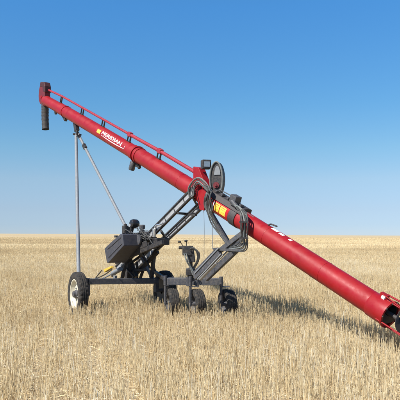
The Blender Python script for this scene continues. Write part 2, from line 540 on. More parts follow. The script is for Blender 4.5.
def wheel(c, axis, Rt, wt, rr, m_rim, name='wheel', lugs=30, dish=1):
    """axis points to the outer face"""
    axis = axis.normalized()
    bm = B()
    add_lathe(bm, c, axis, [(-wt * 0.2, 0.0), (-wt * 0.2, rr * 0.32), (wt * 0.25, rr * 0.30), (wt * 0.33, rr * 0.24), (wt * 0.52, rr * 0.22), (wt * 0.55, rr * 0.16), (wt * 0.55, 0.0)], 24)
    w = obj(name, bm, FRAME, root, smooth=35)
    # tyre
    sh = wt / 2
    prof = [(-sh * 0.72, rr * 0.98), (-sh * 0.92, rr * 1.06), (-sh * 1.03, (Rt + rr) / 2), (-sh * 0.97, Rt * 0.93), (-sh * 0.82, Rt * 0.975),
            (-sh * 0.80, Rt * 0.99), (-sh * 0.48, Rt * 0.997), (-sh * 0.44, Rt * 0.972), (-sh * 0.36, Rt * 0.972), (-sh * 0.32, Rt), (-sh * 0.10, Rt), (-sh * 0.06, Rt * 0.972),
            (sh * 0.06, Rt * 0.972), (sh * 0.10, Rt), (sh * 0.32, Rt), (sh * 0.36, Rt * 0.972), (sh * 0.44, Rt * 0.972), (sh * 0.48, Rt * 0.997), (sh * 0.80, Rt * 0.99),
            (sh * 0.82, Rt * 0.975), (sh * 0.97, Rt * 0.93), (sh * 1.03, (Rt + rr) / 2), (sh * 0.92, rr * 1.06), (sh * 0.72, rr * 0.98)]
    seg = lugs * 3
    def mod(i, k, r, d):
        if i in (4, 5, 18, 19) and k % 3 == 0: r -= Rt * 0.035
        if i in (6, 17) and k % 3 == 0: r -= Rt * 0.02
        return r, d
    bm = B(); add_lathe(bm, c, axis, prof, seg, mod, closed=True)
    obj('tyre', bm, RUBBER, w, smooth=28)
    # rim: outer dish, well, barrel
    bm = B()
    add_lathe(bm, c, axis, [(wt * 0.36, rr * 1.03), (wt * 0.42, rr * 1.02), (wt * 0.42, rr * 0.95), (wt * 0.30, rr * 0.92), (wt * 0.16, rr * 0.86), (wt * 0.02, rr * 0.80),
                            (wt * 0.00, rr * 0.72), (wt * 0.10, rr * 0.58), (wt * 0.12, rr * 0.50), (wt * 0.12, rr * 0.30), (wt * 0.09, rr * 0.30), (wt * 0.08, rr * 0.55), (-wt * 0.05, rr * 0.72),
                            (-wt * 0.05, rr * 0.84), (-wt * 0.3, rr * 0.90), (-wt * 0.36, rr * 1.03), (-wt * 0.3, rr * 0.99), (wt * 0.0, rr * 0.93)], 48, closed=True)
    obj('rim', bm, m_rim, w, smooth=35)
    if m_rim is CREAM:
        x, y = frame_for(axis)
        for k in range(6):
            th = 2 * PI * (k + 0.3) / 6
            bm = B()
            add_lathe(bm, c + (x * math.cos(th) + y * math.sin(th)) * rr * 0.40 + axis * wt * 0.12, axis, [(0, 0.012), (0.018, 0.012), (0.022, 0.008), (0.022, 0)], 6)
            obj('wheel_nut', bm, STEEL, w)
        bm = B()
        q = c + x * rr * 0.80 + axis * wt * 0.02
        add_tube(bm, [q, q + axis * 0.05 + x * -0.01], 0.005, 8)
        obj('valve_stem', bm, BLACK, w)
    return w
RM = 0.378
CW.z = RM; CR.z = RM - 0.02
wheel(CW, -AXL, RM, 0.165, 0.250, CREAM)
wheel(CR, AXL, RM, 0.165, 0.250, CREAM)
# inner face of the far wheel is what shows: a dark drum plate
bm = B(); add_lathe(bm, CR, -AXL, [(0.03, 0.05), (0.06, 0.235), (0.066, 0.235), (0.066, 0.05)], 32, closed=True)
obj('dust_shield', bm, BLACK, axle, smooth=30)

# --- main lift arms (open channels with a pale web) from axle to tube
def channel(pa, pb, w_px_a, w_px_b, offa, offb, name='lift_arm', web=ARMG, t=0.022, deep=0.05):
    """pa, pb: centre pixels. two dark flanges with a pale web between"""
    A = px_(*pa, offa); Bv = px_(*pb, offb)
    d = (Bv - A).normalized(); h = d.cross(NH)
    h = (h - d * h.dot(d)).normalized()
    ha = w_px_a / 2; hb = w_px_b / 2
    bm = B()
    add_beam(bm, A, Bv, 0.010, ha + hb - 0.004, NH)
    o = obj(name, bm, web, root)
    bm = B()
    for s_ in (-1, 1):
        add_beam(bm, A + h * (ha * s_), Bv + h * (hb * s_), deep, t, NH)
    L_ = (Bv - A).length
    n = max(3, int(L_ / 0.28))
    for i in range(n + 1):
        c = A + d * (L_ * i / n)
        add_beam(bm, c - h * ha * 0.9, c + h * ha * 0.9, 0.03, 0.012, NH)
    f = obj('arm_flange', bm, BLACK, o)
    return o
channel((117, 269), (194, 190.5), 0.115, 0.115, 0.32, 0.20)
channel((127, 275), (203, 203.5), 0.115, 0.115, -0.20, -0.17)
bm = B()
add_beam(bm, px_(178, 213.2, 0.10), px_(196, 215, 0.10), 0.04, 0.035)
add_beam(bm, px_(178, 213.2, 0.30), px_(196, 214.5, -0.20), 0.03, 0.035)
add_beam(bm, px_(192, 196, 0.24), px_(199, 209, -0.22), 0.03, 0.03)
add_beam(bm, px_(161, 231, 0.32), px_(168, 241, -0.20), 0.03, 0.045)
add_beam(bm, px_(139, 252, 0.32), px_(148, 262, -0.20), 0.03, 0.045)
obj('arm_cross_brace', bm, BLACK, root)
# tension rod lines along the arms
bm = B()
add_tube(bm, [px_(112, 276, 0.1), px_(166, 238, 0.1)], 0.022, 10)
add_tube(bm, [px_(166, 238, 0.1), px_(201, 204, 0.1)], 0.012, 10)
obj('lift_cylinder', bm, FRAME, root, smooth=40)
bm = B()
add_tube(bm, [px_(112.5, 273.3, 0.5), px_(121, 268.8, 0.5)], 0.040, 16)
add_tube(bm, [px_(114, 272.5, 0.5), px_(102, 279, 0.5)], 0.016, 10)
add_beam(bm, px_(115.2, 275.5, 0.5), px_(115.2, 281.5, 0.5), 0.05, 0.06)
bevel(obj('hydraulic_cylinder', bm, STEEL, root, smooth=40), 0.004)

# --- axle-top bracing and posts
bm = B()
for pa, pb, o1, o2, w in (((154.5, 252), (151.5, 278), 0.0, 0.0, 0.055), ((151.5, 262), (159, 281), -0.1, -0.3, 0.035), ((154.5, 252), (165, 241), 0.0, 0.0, 0.05),
                          ((131, 279), (158, 252), 0.05, 0.05, 0.05), ((128, 279), (129, 252), 0.25, 0.25, 0.10), ((122, 279), (127, 255), 0.4, 0.4, 0.05),
                          ((136, 277), (131, 262), 0.2, 0.2, 0.06), ((140, 279), (146, 262), 0.0, 0.0, 0.04)):
    add_beam(bm, px_(*pa, o1), px_(*pb, o2), w, w)
for pa, pb, o1, o2, w in (((118, 272), (138, 258), 0.15, 0.15, 0.035), ((124, 266), (134, 277), 0.3, 0.3, 0.03), ((143, 256), (150, 268), 0.1, 0.1, 0.03), ((134, 270), (146, 270), 0.2, 0.2, 0.035), ((137, 262), (137, 279), 0.1, 0.1, 0.04), ((112, 276), (124, 262), 0.3, 0.3, 0.03)):
    add_beam(bm, px_(*pa, o1), px_(*pb, o2), w, w)
obj('undercarriage_brace', bm, BLACK, root)
bm = B()
for o_ in (0.42, 0.12):
    add_beam(bm, px_(116, 262, o_), px_(163, 242.0, o_), 0.05, 0.075)
for t_ in (0.15, 0.45, 0.62, 0.9):
    a_, b_ = px_(116, 262, 0.42).lerp(px_(163, 242, 0.42), t_), px_(116, 262, 0.12).lerp(px_(163, 242, 0.12), t_)
    add_beam(bm, a_, b_, 0.05, 0.03, UH)
add_beam(bm, px_(126, 252, 0.44), px_(147, 243.5, 0.44), 0.02, 0.10)
bevel(obj('engine_deck', bm, BLACK, root), 0.006)
bm = B()
add_prism(bm, [px_(a, b, 0.80) for a, b in ((103.4, 269.4), (110.4, 266.2), (111.0, 268.0), (104.2, 272.2))], -NH * 0.06)
bevel(obj('yellow_manual_box', bm, mat('yellow_plastic', (0.62, 0.38, 0.03), 0.5, dust=DUST, dust_amt=0.35), root), 0.008)
bm = B()
add_tube(bm, smooth_path([px_(95, 279, 0.8), px_(97.5, 275.5, 0.8), px_(100.8, 271.5, 0.8), px_(101.4, 270.2, 0.8)], 6), 0.010, 8)
add_tube(bm, smooth_path([px_(96, 278.5, 0.7), px_(104, 275, 0.75), px_(112, 269.5, 0.8)], 6), 0.011, 8)
obj('axle_hose', bm, HOSE, root, smooth=40)

# --- fuel tank box
bm = B()
tank = [(104.2, 248.8), (106.6, 246.0), (120.2, 233.8), (122.4, 234.4), (123.6, 245.8), (108.4, 263.0), (106.8, 263.0)]
add_prism(bm, [px_(a, b, 0.78) for a, b in tank], -NH * 0.36)
tk = bevel(obj('fuel_tank', bm, TANK, root), 0.012, 3)
bm = B()
add_lathe(bm, px_(116, 237.5, 0.45), Vector((0, 0, 1)), [(0, 0.035), (0.035, 0.035), (0.04, 0.03), (0.04, 0)], 16)
obj('tank_cap', bm, BLACK, tk, smooth=30)
bm = B()
for a, b in (((107.5, 249.2), (120.8, 237.4)), ((108.2, 257.8), (122, 243.6))):
    add_beam(bm, px_(*a, 0.784), px_(*b, 0.784), 0.01, 0.008)
obj('tank_rib', bm, TANK, tk)

# --- engine
bm = B()
eb = px_(136, 241, 0.30)
add_box(bm, px_(134.5, 240.5, 0.28), 0.34, 0.36, 0.24, UH, NH)
add_box(bm, px_(146.5, 243, 0.22), 0.22, 0.30, 0.22, UH, NH)
for k in range(7):
    add_box(bm, px_(128 + k * 1.6, 235.5, 0.36), 0.012, 0.24, 0.10, UH, NH)
add_box(bm, px_(126.5, 231, 0.3), 0.10, 0.14, 0.20, UH, NH)
add_tube(bm, [px_(125.5, 224, 0.34), px_(125.3, 235, 0.34)], 0.030, 10)
for k in range(6):
    add_box(bm, px_(130.5, 244.2 - k * 1.15, 0.50), 0.20, 0.09, 0.008, UH, NH)
add_box(bm, px_(147.5, 246, 0.40), 0.16, 0.06, 0.12, UH, NH)
for a_, b_ in ((138, 232.5), (148, 236), (129, 233.5)):
    add_tube(bm, [px_(a_, b_, 0.4), px_(a_, b_ + 4, 0.4)], 0.018, 8)
eng = bevel(obj('engine', bm, BLACK, root), 0.006)
bm = B()
c = px_(133.2, 223.6, 0.34)
add_lathe(bm, c - NH * 0.10 , NH, [(0, 0.0), (0.0, 0.06), (0.03, 0.078), (0.10, 0.082), (0.14, 0.070), (0.16, 0.04), (0.16, 0)], 28)
add_tube(bm, [c, px_(131, 233, 0.34)], 0.035, 12)
obj('air_cleaner', bm, mat('black_plastic', (0.02, 0.02, 0.022), 0.28, scale=8), eng, smooth=35)
bm = B()
c = px_(130.2, 225.4, 0.5)
add_lathe(bm, c, NH, [(0, 0.0), (0.0, 0.03), (0.02, 0.03), (0.02, 0)], 14)
obj('latch', bm, CHROME, eng, smooth=30)
bm = B()
c = px_(142.2, 227.5, 0.25)
add_lathe(bm, c, Vector((0, 0, 1)), [(-0.10, 0.035), (-0.03, 0.035), (-0.02, 0.052), (0.035, 0.055), (0.05, 0.04), (0.05, 0)], 20)
obj('oil_filler', bm, FRAME, eng, smooth=35)
bm = B()
add_tube(bm, [px_(154.4, 228.6, 0.30), px_(153.9, 237, 0.30)], 0.034, 16)
add_tube(bm, smooth_path([px_(154.4, 229, 0.30), px_(156, 225.5, 0.30), px_(160, 224.5, 0.30), px_(163, 223.0, 0.3)], 5), 0.013, 10)
obj('muffler', bm, CHROME, eng, smooth=40)
bm = B()
rnd = random.Random(3)
for k in range(20):
    x0 = 124 + rnd.random() * 24; y0 = 229 + rnd.random() * 8
    pts = [px_(x0, y0, 0.42), px_(x0 + rnd.uniform(-3, 4), y0 + rnd.uniform(-4, 2), 0.46), px_(x0 + rnd.uniform(1, 9), y0 + rnd.uniform(0, 7), 0.44), px_(x0 + rnd.uniform(3, 12), y0 + rnd.uniform(3, 10), 0.4)]
    add_tube(bm, smooth_path(pts, 6), rnd.choice((0.004, 0.006, 0.009)), 8)
obj('engine_hose', bm, HOSE, eng, smooth=40)
bm = B()
add_lathe(bm, px_(139, 240, 0.46), NH, [(0, 0.0), (0.0, 0.085), (0.03, 0.085), (0.035, 0.07), (0.035, 0)], 28)
add_lathe(bm, px_(147.5, 234, 0.40), NH, [(0, 0.0), (0.0, 0.045), (0.05, 0.045), (0.05, 0)], 20)
obj('pulley', bm, FRAME, eng, smooth=30)
bm = B()
add_box(bm, px_(160.8, 241.5, 0.25), 0.16, 0.26, 0.12, UH, NH)
bt = bevel(obj('battery_box', bm, BLACK, root), 0.008)
bm = B()
add_box(bm, px_(144.5, 268, 0.0), 0.12, 0.12, 0.05, UH, NH)
obj('step_plate', bm, FRAME, root)

# --- top drive: red gearbox stand, belt guard, lamp
bm = B()
add_prism(bm, [px_(a, b, 0.10) for a, b in ((193.0, 166.4), (198.6, 167.6), (201.8, 176), (205.5, 186), (204.5, 192), (197, 190), (193.0, 183))], -NH * 0.13)
bevel(obj('gearbox_stand', bm, RED, root), 0.01)
bm = B()
add_prism(bm, [px_(a, b, 0.19) for a, b in ((196, 190), (205.5, 189), (206.8, 200), (203.6, 210.5), (199.6, 209.5), (197.4, 199))], -NH * 0.03)
add_prism(bm, [px_(a, b, 0.185) for a, b in ((192, 183), (198, 181), (198, 196), (192.5, 198))], -NH * 0.03)
obj('red_side_plate', bm, RED, root)
bm = B()
add_box(bm, px_(205.9, 164.6, 0.05), 0.15, 0.14, 0.15, Vector((0.97, 0.22, 0)), Vector((-0.22, 0.97, 0)))
lamp = bevel(obj('work_lamp', bm, BLACK, root), 0.012)
bm = B()
c = px_(205.9, 164.6, 0.05) + Vector((0.22, -0.97, 0)) * 0.074
add_box(bm, c, 0.10, 0.01, 0.085, Vector((0.97, 0.22, 0)), Vector((-0.22, 0.97, 0)))
obj('lamp_lens', bm, LENS, lamp)
# belt guard: a deep rounded shroud
gc = px_(216.4, 179.0, 0.0)
GN = (-(gc - CAM)); GN.z = 0; GN.normalize()
GN = (GN * 0.80 + NH * 0.60).normalized()       # the guard's face
GX = Vector((0, 0, 1)).cross(GN).normalized(); GZ = Vector((0, 0, 1))
def guard_poly(sc=1.0, n=40):
    out = []
    for k in range(n):
        th = 2 * PI * k / n
        x = math.cos(th) * 0.108 * sc; z = math.sin(th)
        z = (0.275 * z if z > 0 else 0.275 * z) * sc
        x += 0.0
        out.append((x, z))
    return out
bm = B()
add_prism(bm, [gc + GX * x + GZ * z for x, z in guard_poly(1)], -GN * 0.12)
bg = bevel(obj('belt_guard', bm, BLACK, root, smooth=40), 0.01)
bm = B()
pl = guard_poly(0.86)
inner_ = [(x * 0.62 + 0.018, z * 0.9) for x, z in pl if z > 0.05]
add_prism(bm, [gc + GN * 0.004 + GX * x + GZ * z for x, z in inner_], GN * 0.008)
obj('guard_panel', bm, STEEL, bg)
bm = B()
pts = [gc + GN * 0.01 + GX * x + GZ * z for x, z in guard_poly(1.0)]
add_tube(bm, pts + [pts[0]], 0.014, 8)
obj('guard_rim', bm, HOSE2, bg, smooth=40)
bm = B()
add_lathe(bm, gc + GX * 0.0 - GZ * 0.10, GN, [(0, 0.05), (0.02, 0.05), (0.02, 0.02), (0.04, 0.02), (0.04, 0)], 24)
obj('pulley', bm, DRED, bg, smooth=30)
# channel track along the top of the tube behind the sign
bm = B()
d0, d1 = tp(243), tp(206)
add_prism(bm, [ax(d0, -0.11, 0.06), ax(d0, -0.11, RT + 0.03), ax(d0, -0.02, RT + 0.045), ax(d0, 0.075, RT + 0.03), ax(d0, 0.138, 0.105), ax(d0, 0.05, 0.11)], AX * (d1 - d0))
bevel(obj('slide_track', bm, STRAPG, root), 0.006)
for d in np.linspace(d0 + 0.1, d1 - 0.1, 6):
    bm = B()
    add_box(bm, ax(d, 0.04, RT + 0.055), 0.05, 0.06, 0.04, AX, NH, UPB)
    bevel(obj('track_stop', bm, FRAME, root), 0.006)
bm = B()
add_box(bm, ax(tp(233), 0.05, RT + 0.10), 0.14, 0.12, 0.12, AX, NH, UPB)
add_tube(bm, [ax(tp(233), 0.11, RT + 0.07), ax(tp(238.5), 0.11, RT + 0.03)], 0.035, 12)
bevel(obj('valve_block', bm, FRAME, root), 0.006)

# --- hoses
def hose(name, pts, r, m=HOSE, parent=root, n=7):
    bm = B(); add_tube(bm, smooth_path(pts, n), r, 10)
    return obj(name, bm, m, parent, smooth=50)
hz = random.Random(11)
for k in range(6):       # arch round the red side plate
    j = lambda s=1.3: hz.uniform(-s, s)
    hose('hydraulic_hose', [px_(189.5 + k * 0.8, 199 - k * 0.6, 0.22 + 0.02 * k), px_(188.5 + k * 1.2 + j(), 188 + j(), 0.25), px_(193 + k * 0.8 + j(), 179.6 + k * 1.0, 0.25),
                            px_(200 + j(), 178.0 + k * 1.3, 0.25), px_(207 + k * 0.2 + j(), 184 + k * 1.5, 0.24), px_(211 - k * 0.4, 193, 0.2)], hz.choice((0.006, 0.008, 0.010)), HOSE if k % 3 else HOSE2)
for k in range(9):       # bundle hanging round the tube before the sign
    j = lambda s=1.0: hz.uniform(-s, s)
    hose('hydraulic_hose', [px_(209 + k * 0.4, 188 + k * 0.4, 0.17), px_(206 + k * 0.6 + j(), 196 + j(), 0.22 + 0.012 * (k % 3)), px_(204.5 + k * 0.8 + j(), 205 + j(), 0.22 + 0.01 * (k % 2)),
                            px_(206.5 + k * 0.7 + j(), 213 + j(), 0.2), px_(212 + k * 0.6 + j(), 223 + j(), 0.15), px_(220 + k * 0.3, 235, 0.1), px_(226.5 + 0.2 * k, 244, 0.1)], hz.choice((0.006, 0.008, 0.011)), (HOSE, HOSE2, HOSE)[k % 3])
for k in range(12):       # big loop by the lower arm
    j = lambda s=0.8: hz.uniform(-s, s)
    w = k * 0.66
    hose('hydraulic_hose', [px_(230 + k * 0.5, 203.5 + k * 0.3, 0.12), px_(236 + w * 0.6 + j(), 207.5 + j(), 0.17), px_(239.5 + w + j(), 214 + j(), 0.20 + 0.012 * (k % 4)), px_(240.8 + w + j(), 224 + j(), 0.22 + 0.012 * (k % 3)),
                            px_(240.3 + w + j(), 236 + j(), 0.2), px_(239.0 + w + j(), 243 + k * 0.6, 0.18), px_(234 + w * 0.4 + j(), 246 + k * 0.5, 0.15), px_(225 + k * 0.3, 247 + k * 0.4, 0.12)], hz.choice((0.006, 0.009, 0.012)), (HOSE, HOSE2, HOSE, HOSE)[k % 4])
for (x_, y_, o_) in ((243.8, 222, 0.26), (244, 238, 0.24)):
    bm = B()
    add_box(bm, px_(x_ - 0.2, y_, o_), 0.125, 0.10, 0.022, Vector((1, 0, 0)), Vector((0, 1, 0)))
    obj('hose_clamp', bm, BLACK, root)
hose('control_cable', [px_(219, 189.5, 0.0), px_(228, 194, 0.0), px_(236, 199.5, 0.0), px_(243, 209.5, 0.02), px_(254, 217.5, 0.02)], 0.008, FRAME)
hose('control_cable', [px_(203.8, 210, 0.15), px_(204.2, 230, 0.15), px_(204, 262, 0.12)], 0.0045, STEEL)
hose('control_cable', [px_(212.3, 222, 0.1), px_(212.5, 240, 0.1), px_(212.5, 249, 0.1)], 0.0045, STEEL)

# --- lower arms
bm = B()
add_beam(bm, px_(195, 276.5, 0.22), px_(219.5, 251.0, 0.20), 0.07, 0.135)
o1 = bevel(obj('lower_lift_arm', bm, FRAME, root), 0.008)
bm = B()
add_beam(bm, px_(206, 278.5, -0.12), px_(238.0, 248.0, -0.12), 0.06, 0.10)
bevel(obj('lower_lift_arm', bm, FRAME, root), 0.008)
bm = B()
add_beam(bm, px_(194.5, 273.4, 0.262), px_(218.6, 247.9, 0.242), 0.012, 0.016)
add_beam(bm, px_(197.5, 279.2, 0.262), px_(220.8, 254.0, 0.242), 0.012, 0.016)
obj('arm_edge_highlight', bm, STEEL, o1)  # pale strips laid along the arm as highlights on its edges
bm = B()
add_tube(bm, [px_(200, 279, 0.05), px_(216, 262.5, 0.05)], 0.032, 12)
add_tube(bm, [px_(216, 262.5, 0.05), px_(230, 248.5, 0.05)], 0.016, 12)
obj('arm_highlight_rod', bm, ARMG, root, smooth=40)  # pale rod added between the arms as a highlight
bm = B()
add_beam(bm, px_(214, 249.0, 0.22), px_(243, 250.6, 0.14), 0.05, 0.035)
add_beam(bm, px_(219, 251.5, 0.16), px_(243, 233.0, 0.10), 0.05, 0.070)
add_beam(bm, px_(230, 248.5, -0.12), px_(245.5, 236.0, -0.10), 0.05, 0.06)
add_beam(bm, px_(229, 242.5, 0.1), px_(243, 244.5, 0.1), 0.04, 0.045)
obj('arm_knuckle', bm, FRAME, root)
bm = B()
add_beam(bm, px_(206, 207, 0.15), px_(228.5, 243.5, 0.12), 0.03, 0.045)
add_beam(bm, px_(212, 213, -0.12), px_(229.5, 242.5, -0.05), 0.03, 0.035)
obj('tie_link', bm, FRAME, root)

# --- wheel-drive mover
mb_a = at(167.5, 281.2, 10.30); mb_b = at(222.8, 281.6, 10.12)
bm = B(); add_beam(bm, mb_a, mb_b, 0.12, 0.11, Vector((0, 0, 1)))
mover = bevel(obj('mover_beam', bm, FRAME, root), 0.008)
for x_ in (188.5, 197.5):
    bm = B()
    p = mb_a.lerp(mb_b, (x_ - 167.5) / 55.3)
    d = (mb_b - mb_a).normalized()
    add_beam(bm, p - d * 0.02, p + d * 0.02, 0.155, 0.145, Vector((0, 0, 1)))
    bevel(obj('beam_clamp', bm, FRAME, mover), 0.005)
bm = B()
pm = mb_a.lerp(mb_b, 0.50)
add_beam(bm, at(186, 272, 10.2), at(195.5, 271.5, 10.2), 0.2, 0.11, Vector((0, 1, 0)))
add_beam(bm, at(190.5, 268, 10.2), at(190.5, 280, 10.2), 0.08, 0.10, Vector((0, 1, 0)))
add_beam(bm, at(197.5, 268, 10.2), at(197.5, 280, 10.2), 0.06, 0.06, Vector((0, 1, 0)))
bevel(obj('mover_bracket', bm, BLACK, root), 0.01)
# axle link from main axle to mover beam
bm = B()
add_beam(bm, px_(155, 272, -0.2), px_(168, 281, 0.2), 0.05, 0.06)
obj('mover_link', bm, BLACK, root)

def mover_wheel(px, Y, yaw):
    Rr = 0.245
    c = at(px, 300, Y); c.z = Rr
    axis = Vector((-math.cos(R(yaw)), -math.sin(R(yaw)), 0))
    w = wheel(c, axis, Rr, 0.165, 0.140, FRAME, 'mover_wheel', lugs=22)
    f = B()
    side = c + axis * 0.115
    add_beam(f, Vector((side.x, side.y, Rr - 0.04)), Vector((side.x, side.y, 0.565)), 0.03, 0.055, axis)
    add_tube(f, [Vector((side.x, side.y, 0.54)), Vector((side.x, side.y, 0.70))], 0.030, 12)
    add_beam(f, side + Vector((0, 0, 0.285)), c + Vector((0, 0, 0.285)) - axis * 0.03, 0.07, 0.012, Vector((0, 1, 0)))
    add_tube(f, [c, side + axis * 0.02], 0.025, 12)
    bevel(obj('fork', f, FRAME, w), 0.004)
    return w
mover_wheel(171.8, 10.30, 17)
mover_wheel(196.8, 10.12, 20)
mover_wheel(227.4, 10.10, 22)

# --- control valve stand
bm = B()
add_tube(bm, [at(191.5, 277, 10.25), at(190.8, 262, 10.2), at(188, 250, 10.2)], 0.030, 12)
add_box(bm, at(187.2, 251.5, 10.15), 0.16, 0.16, 0.13)
add_box(bm, at(190.3, 258.0, 10.15), 0.12, 0.13, 0.14)
add_box(bm, at(187.4, 247.2, 10.15), 0.20, 0.10, 0.05)
add_tube(bm, [at(178.6, 247.6, 10.12), at(185, 247.8, 10.12)], 0.026, 12)
add_tube(bm, [at(192.5, 249.0, 10.1), at(194, 262, 10.1)], 0.024, 12)
st = bevel(obj('control_stand', bm, BLACK, root), 0.008)
for (x_, y_, x2, y2) in ((179.4, 241.7, 183.2, 246.2), (186.0, 240.8, 186.6, 246)):
    bm = B()
    add_tube(bm, [at(x_ + 0.6, y_ + 0.2, 10.1), at(x2, y2, 10.12)], 0.006, 8)
    add_lathe(bm, at(x_, y_, 10.1), Vector((1, 0, 0.1)), [(-0.028, 0), (-0.026, 0.014), (0.0, 0.018), (0.024, 0.014), (0.028, 0)], 12)
    obj('control_lever', bm, BLACK, st, smooth=40)
for k in range(4):
    j = lambda s=0.5: hz.uniform(-s, s)
    hose('control_hose', [at(189 + k * .8, 249.5 + j(), 10.05), at(193.5 + k * 0.9 + j(), 247.5 + k + j(), 10.0), at(197.4 + k * .7 + j(), 254 + j(), 10.0), at(196.8 + k * .6, 261 + j(), 10.03), at(192.5 + k * 0.7, 268 + j(), 10.08)], 0.009, HOSE)
for k in range(2):
    hose('control_hose', [at(184 + k * 2, 253, 10.05), at(186.5 + k * 2, 261, 10.02), at(190 + k, 267, 10.05), at(193 + k * 2, 275, 10.05)], 0.011, HOSE2)

# ------------------------------------------------------------------ GROUND
def terrain(x, y):
    d = math.hypot(x, y)
    k = min(1, max(0, (d - 90) / 500))
    k = k * k * (3 - 2 * k)
    return k * (1.6 * noise.noise(Vector((x * 0.0011 + 3.1, y * 0.0013, 0.3))) + 0.25 * noise.noise(Vector((x * 0.006, y * 0.006, 5)))) + k * 0.2 - 0.0050 * x * k

def make_ground():
    bm = B()
    rad = [0, 2, 4, 8, 14, 22, 35, 55, 80, 110, 150, 200, 260, 340, 440, 560, 720, 920, 1200, 1600, 2100, 2800, 3800, 5000, 6500]
    n = 240
    rings = []
    for r in rad:
        if r == 0:
            rings.append([bm.verts.new((0, 0, 0))]); continue
        ring = []
        for k in range(n):
            th = 2 * PI * k / n
            x, y = math.cos(th) * r, math.sin(th) * r
            ring.append(bm.verts.new((x, y, terrain(x, y))))
        rings.append(ring)
    for k in range(n):
        bm.faces.new((rings[0][0], rings[1][k], rings[1][(k + 1) % n]))
    for a, b in zip(rings[1:], rings[2:]):
        for k in range(n):
            bm.faces.new((a[k], b[k], b[(k + 1) % n], a[(k + 1) % n]))
    me = bpy.data.meshes.new('field'); bm.to_mesh(me); bm.free()
    for p in me.polygons: p.use_smooth = True
    o = bpy.data.objects.new('field', me); C.objects.link(o)
    o['kind'] = 'structure'; o['label'] = 'flat harvested grain field under pale straw, running to the horizon'
    m = bpy.data.materials.new('straw_littered_soil'); m.use_nodes = True
    nt = m.node_tree; N = nt.nodes; K = nt.links; b = N['Principled BSDF']
    b.inputs['Roughness'].default_value = 0.9; b.inputs['Specular IOR Level'].default_value = 0.15
    tc = N.new('ShaderNodeTexCoord')
    def noise_(scale, det=6, rough=0.6, sx=1, sy=1, rot=0):
        mp = N.new('ShaderNodeMapping'); mp.inputs['Scale'].default_value = (sx, sy, 1); mp.inputs['Rotation'].default_value = (0, 0, rot)
        K.new(tc.outputs['Object'], mp.inputs['Vector'])
        t = N.new('ShaderNodeTexNoise'); t.inputs['Scale'].default_value = scale; t.inputs['Detail'].default_value = det; t.inputs['Roughness'].default_value = rough
        K.new(mp.outputs['Vector'], t.inputs['Vector']); return t.outputs['Fac']
    def ramp(src, stops):
        r = N.new('ShaderNodeValToRGB')
        e = r.color_ramp.elements
        e[0].position, e[0].color = stops[0][0], (*stops[0][1], 1)
        e[1].position, e[1].color = stops[-1][0], (*stops[-1][1], 1)
        for p, c in stops[1:-1]:
            q = e.new(p); q.color = (*c, 1)
        K.new(src, r.inputs['Fac']); return r.outputs['Color']
    near = ramp(noise_(38, 8, 0.75), [(0.3, (0.20, 0.145, 0.085)), (0.48, (0.42, 0.33, 0.20)), (0.62, (0.56, 0.46, 0.30))])
    band = ramp(noise_(0.035, 5, 0.6, 0.35, 1.0, 0.12), [(0.3, (0.44, 0.335, 0.19)), (0.5, (0.50, 0.395, 0.235)), (0.7, (0.55, 0.45, 0.285))])
    mid = ramp(noise_(1.6, 8, 0.7, 1.0, 0.5), [(0.35, (0.72, 0.68, 0.62)), (0.65, (1.12, 1.12, 1.12))])
    mul = N.new('ShaderNodeMix'); mul.data_type = 'RGBA'; mul.blend_type = 'MULTIPLY'; mul.inputs['Factor'].default_value = 1
    K.new(band, mul.inputs['A']); K.new(mid, mul.inputs['B'])
    # soil and chaff show between the rows near by; farther off only straw is seen
    sep = N.new('ShaderNodeSeparateXYZ'); K.new(tc.outputs['Object'], sep.inputs[0])
    mr = N.new('ShaderNodeMapRange'); mr.inputs['From Min'].default_value = 25; mr.inputs['From Max'].default_value = 110
    K.new(sep.outputs['Y'], mr.inputs['Value'])
    mx = N.new('ShaderNodeMix'); mx.data_type = 'RGBA'
    K.new(mr.outputs['Result'], mx.inputs['Factor']); K.new(near, mx.inputs['A']); K.new(mul.outputs['Result'], mx.inputs['B'])
    K.new(mx.outputs['Result'], b.inputs['Base Color'])
    bp = N.new('ShaderNodeBump'); bp.inputs['Strength'].default_value = 0.6; bp.inputs['Distance'].default_value = 0.03
    K.new(noise_(25, 6, 0.7), bp.inputs['Height']); K.new(bp.outputs['Normal'], b.inputs['Normal'])
    me.materials.append(m)
make_ground()

# ------------------------------------------------------------------ STUBBLE (one object, stuff)
def straw_material():
    m = bpy.data.materials.new('dry_straw'); m.use_nodes = True
    nt = m.node_tree; N = nt.nodes; K = nt.links; b = N['Principled BSDF']
    at_ = N.new('ShaderNodeAttribute'); at_.attribute_name = 'tint'
    r = N.new('ShaderNodeValToRGB'); e = r.color_ramp.elements
    e[0].position, e[0].color = 0.0, (0.30, 0.20, 0.10, 1)
    e[1].position, e[1].color = 1.0, (0.90, 0.83, 0.67, 1)
    for p, c in ((0.2, (0.54, 0.41, 0.23)), (0.5, (0.76, 0.605, 0.35)), (0.8, (0.86, 0.74, 0.49))):
        q = e.new(p); q.color = (*c, 1)
    K.new(at_.outputs['Fac'], r.inputs['Fac'])
    K.new(r.outputs['Color'], b.inputs['Base Color'])
    b.inputs['Roughness'].default_value = 0.6; b.inputs['Specular IOR Level'].default_value = 0.25
    tr = N.new('ShaderNodeBsdfTranslucent'); K.new(r.outputs['Color'], tr.inputs['Color'])
    ms = N.new('ShaderNodeMixShader'); ms.inputs[0].default_value = 0.22
    K.new(b.outputs[0], ms.inputs[1]); K.new(tr.outputs[0], ms.inputs[2])
    K.new(ms.outputs[0], N['Material Output'].inputs['Surface'])
    return m

rg = np.random.default_rng(5)
V_all, F_all, T_all = [], [], []
vcount = 0

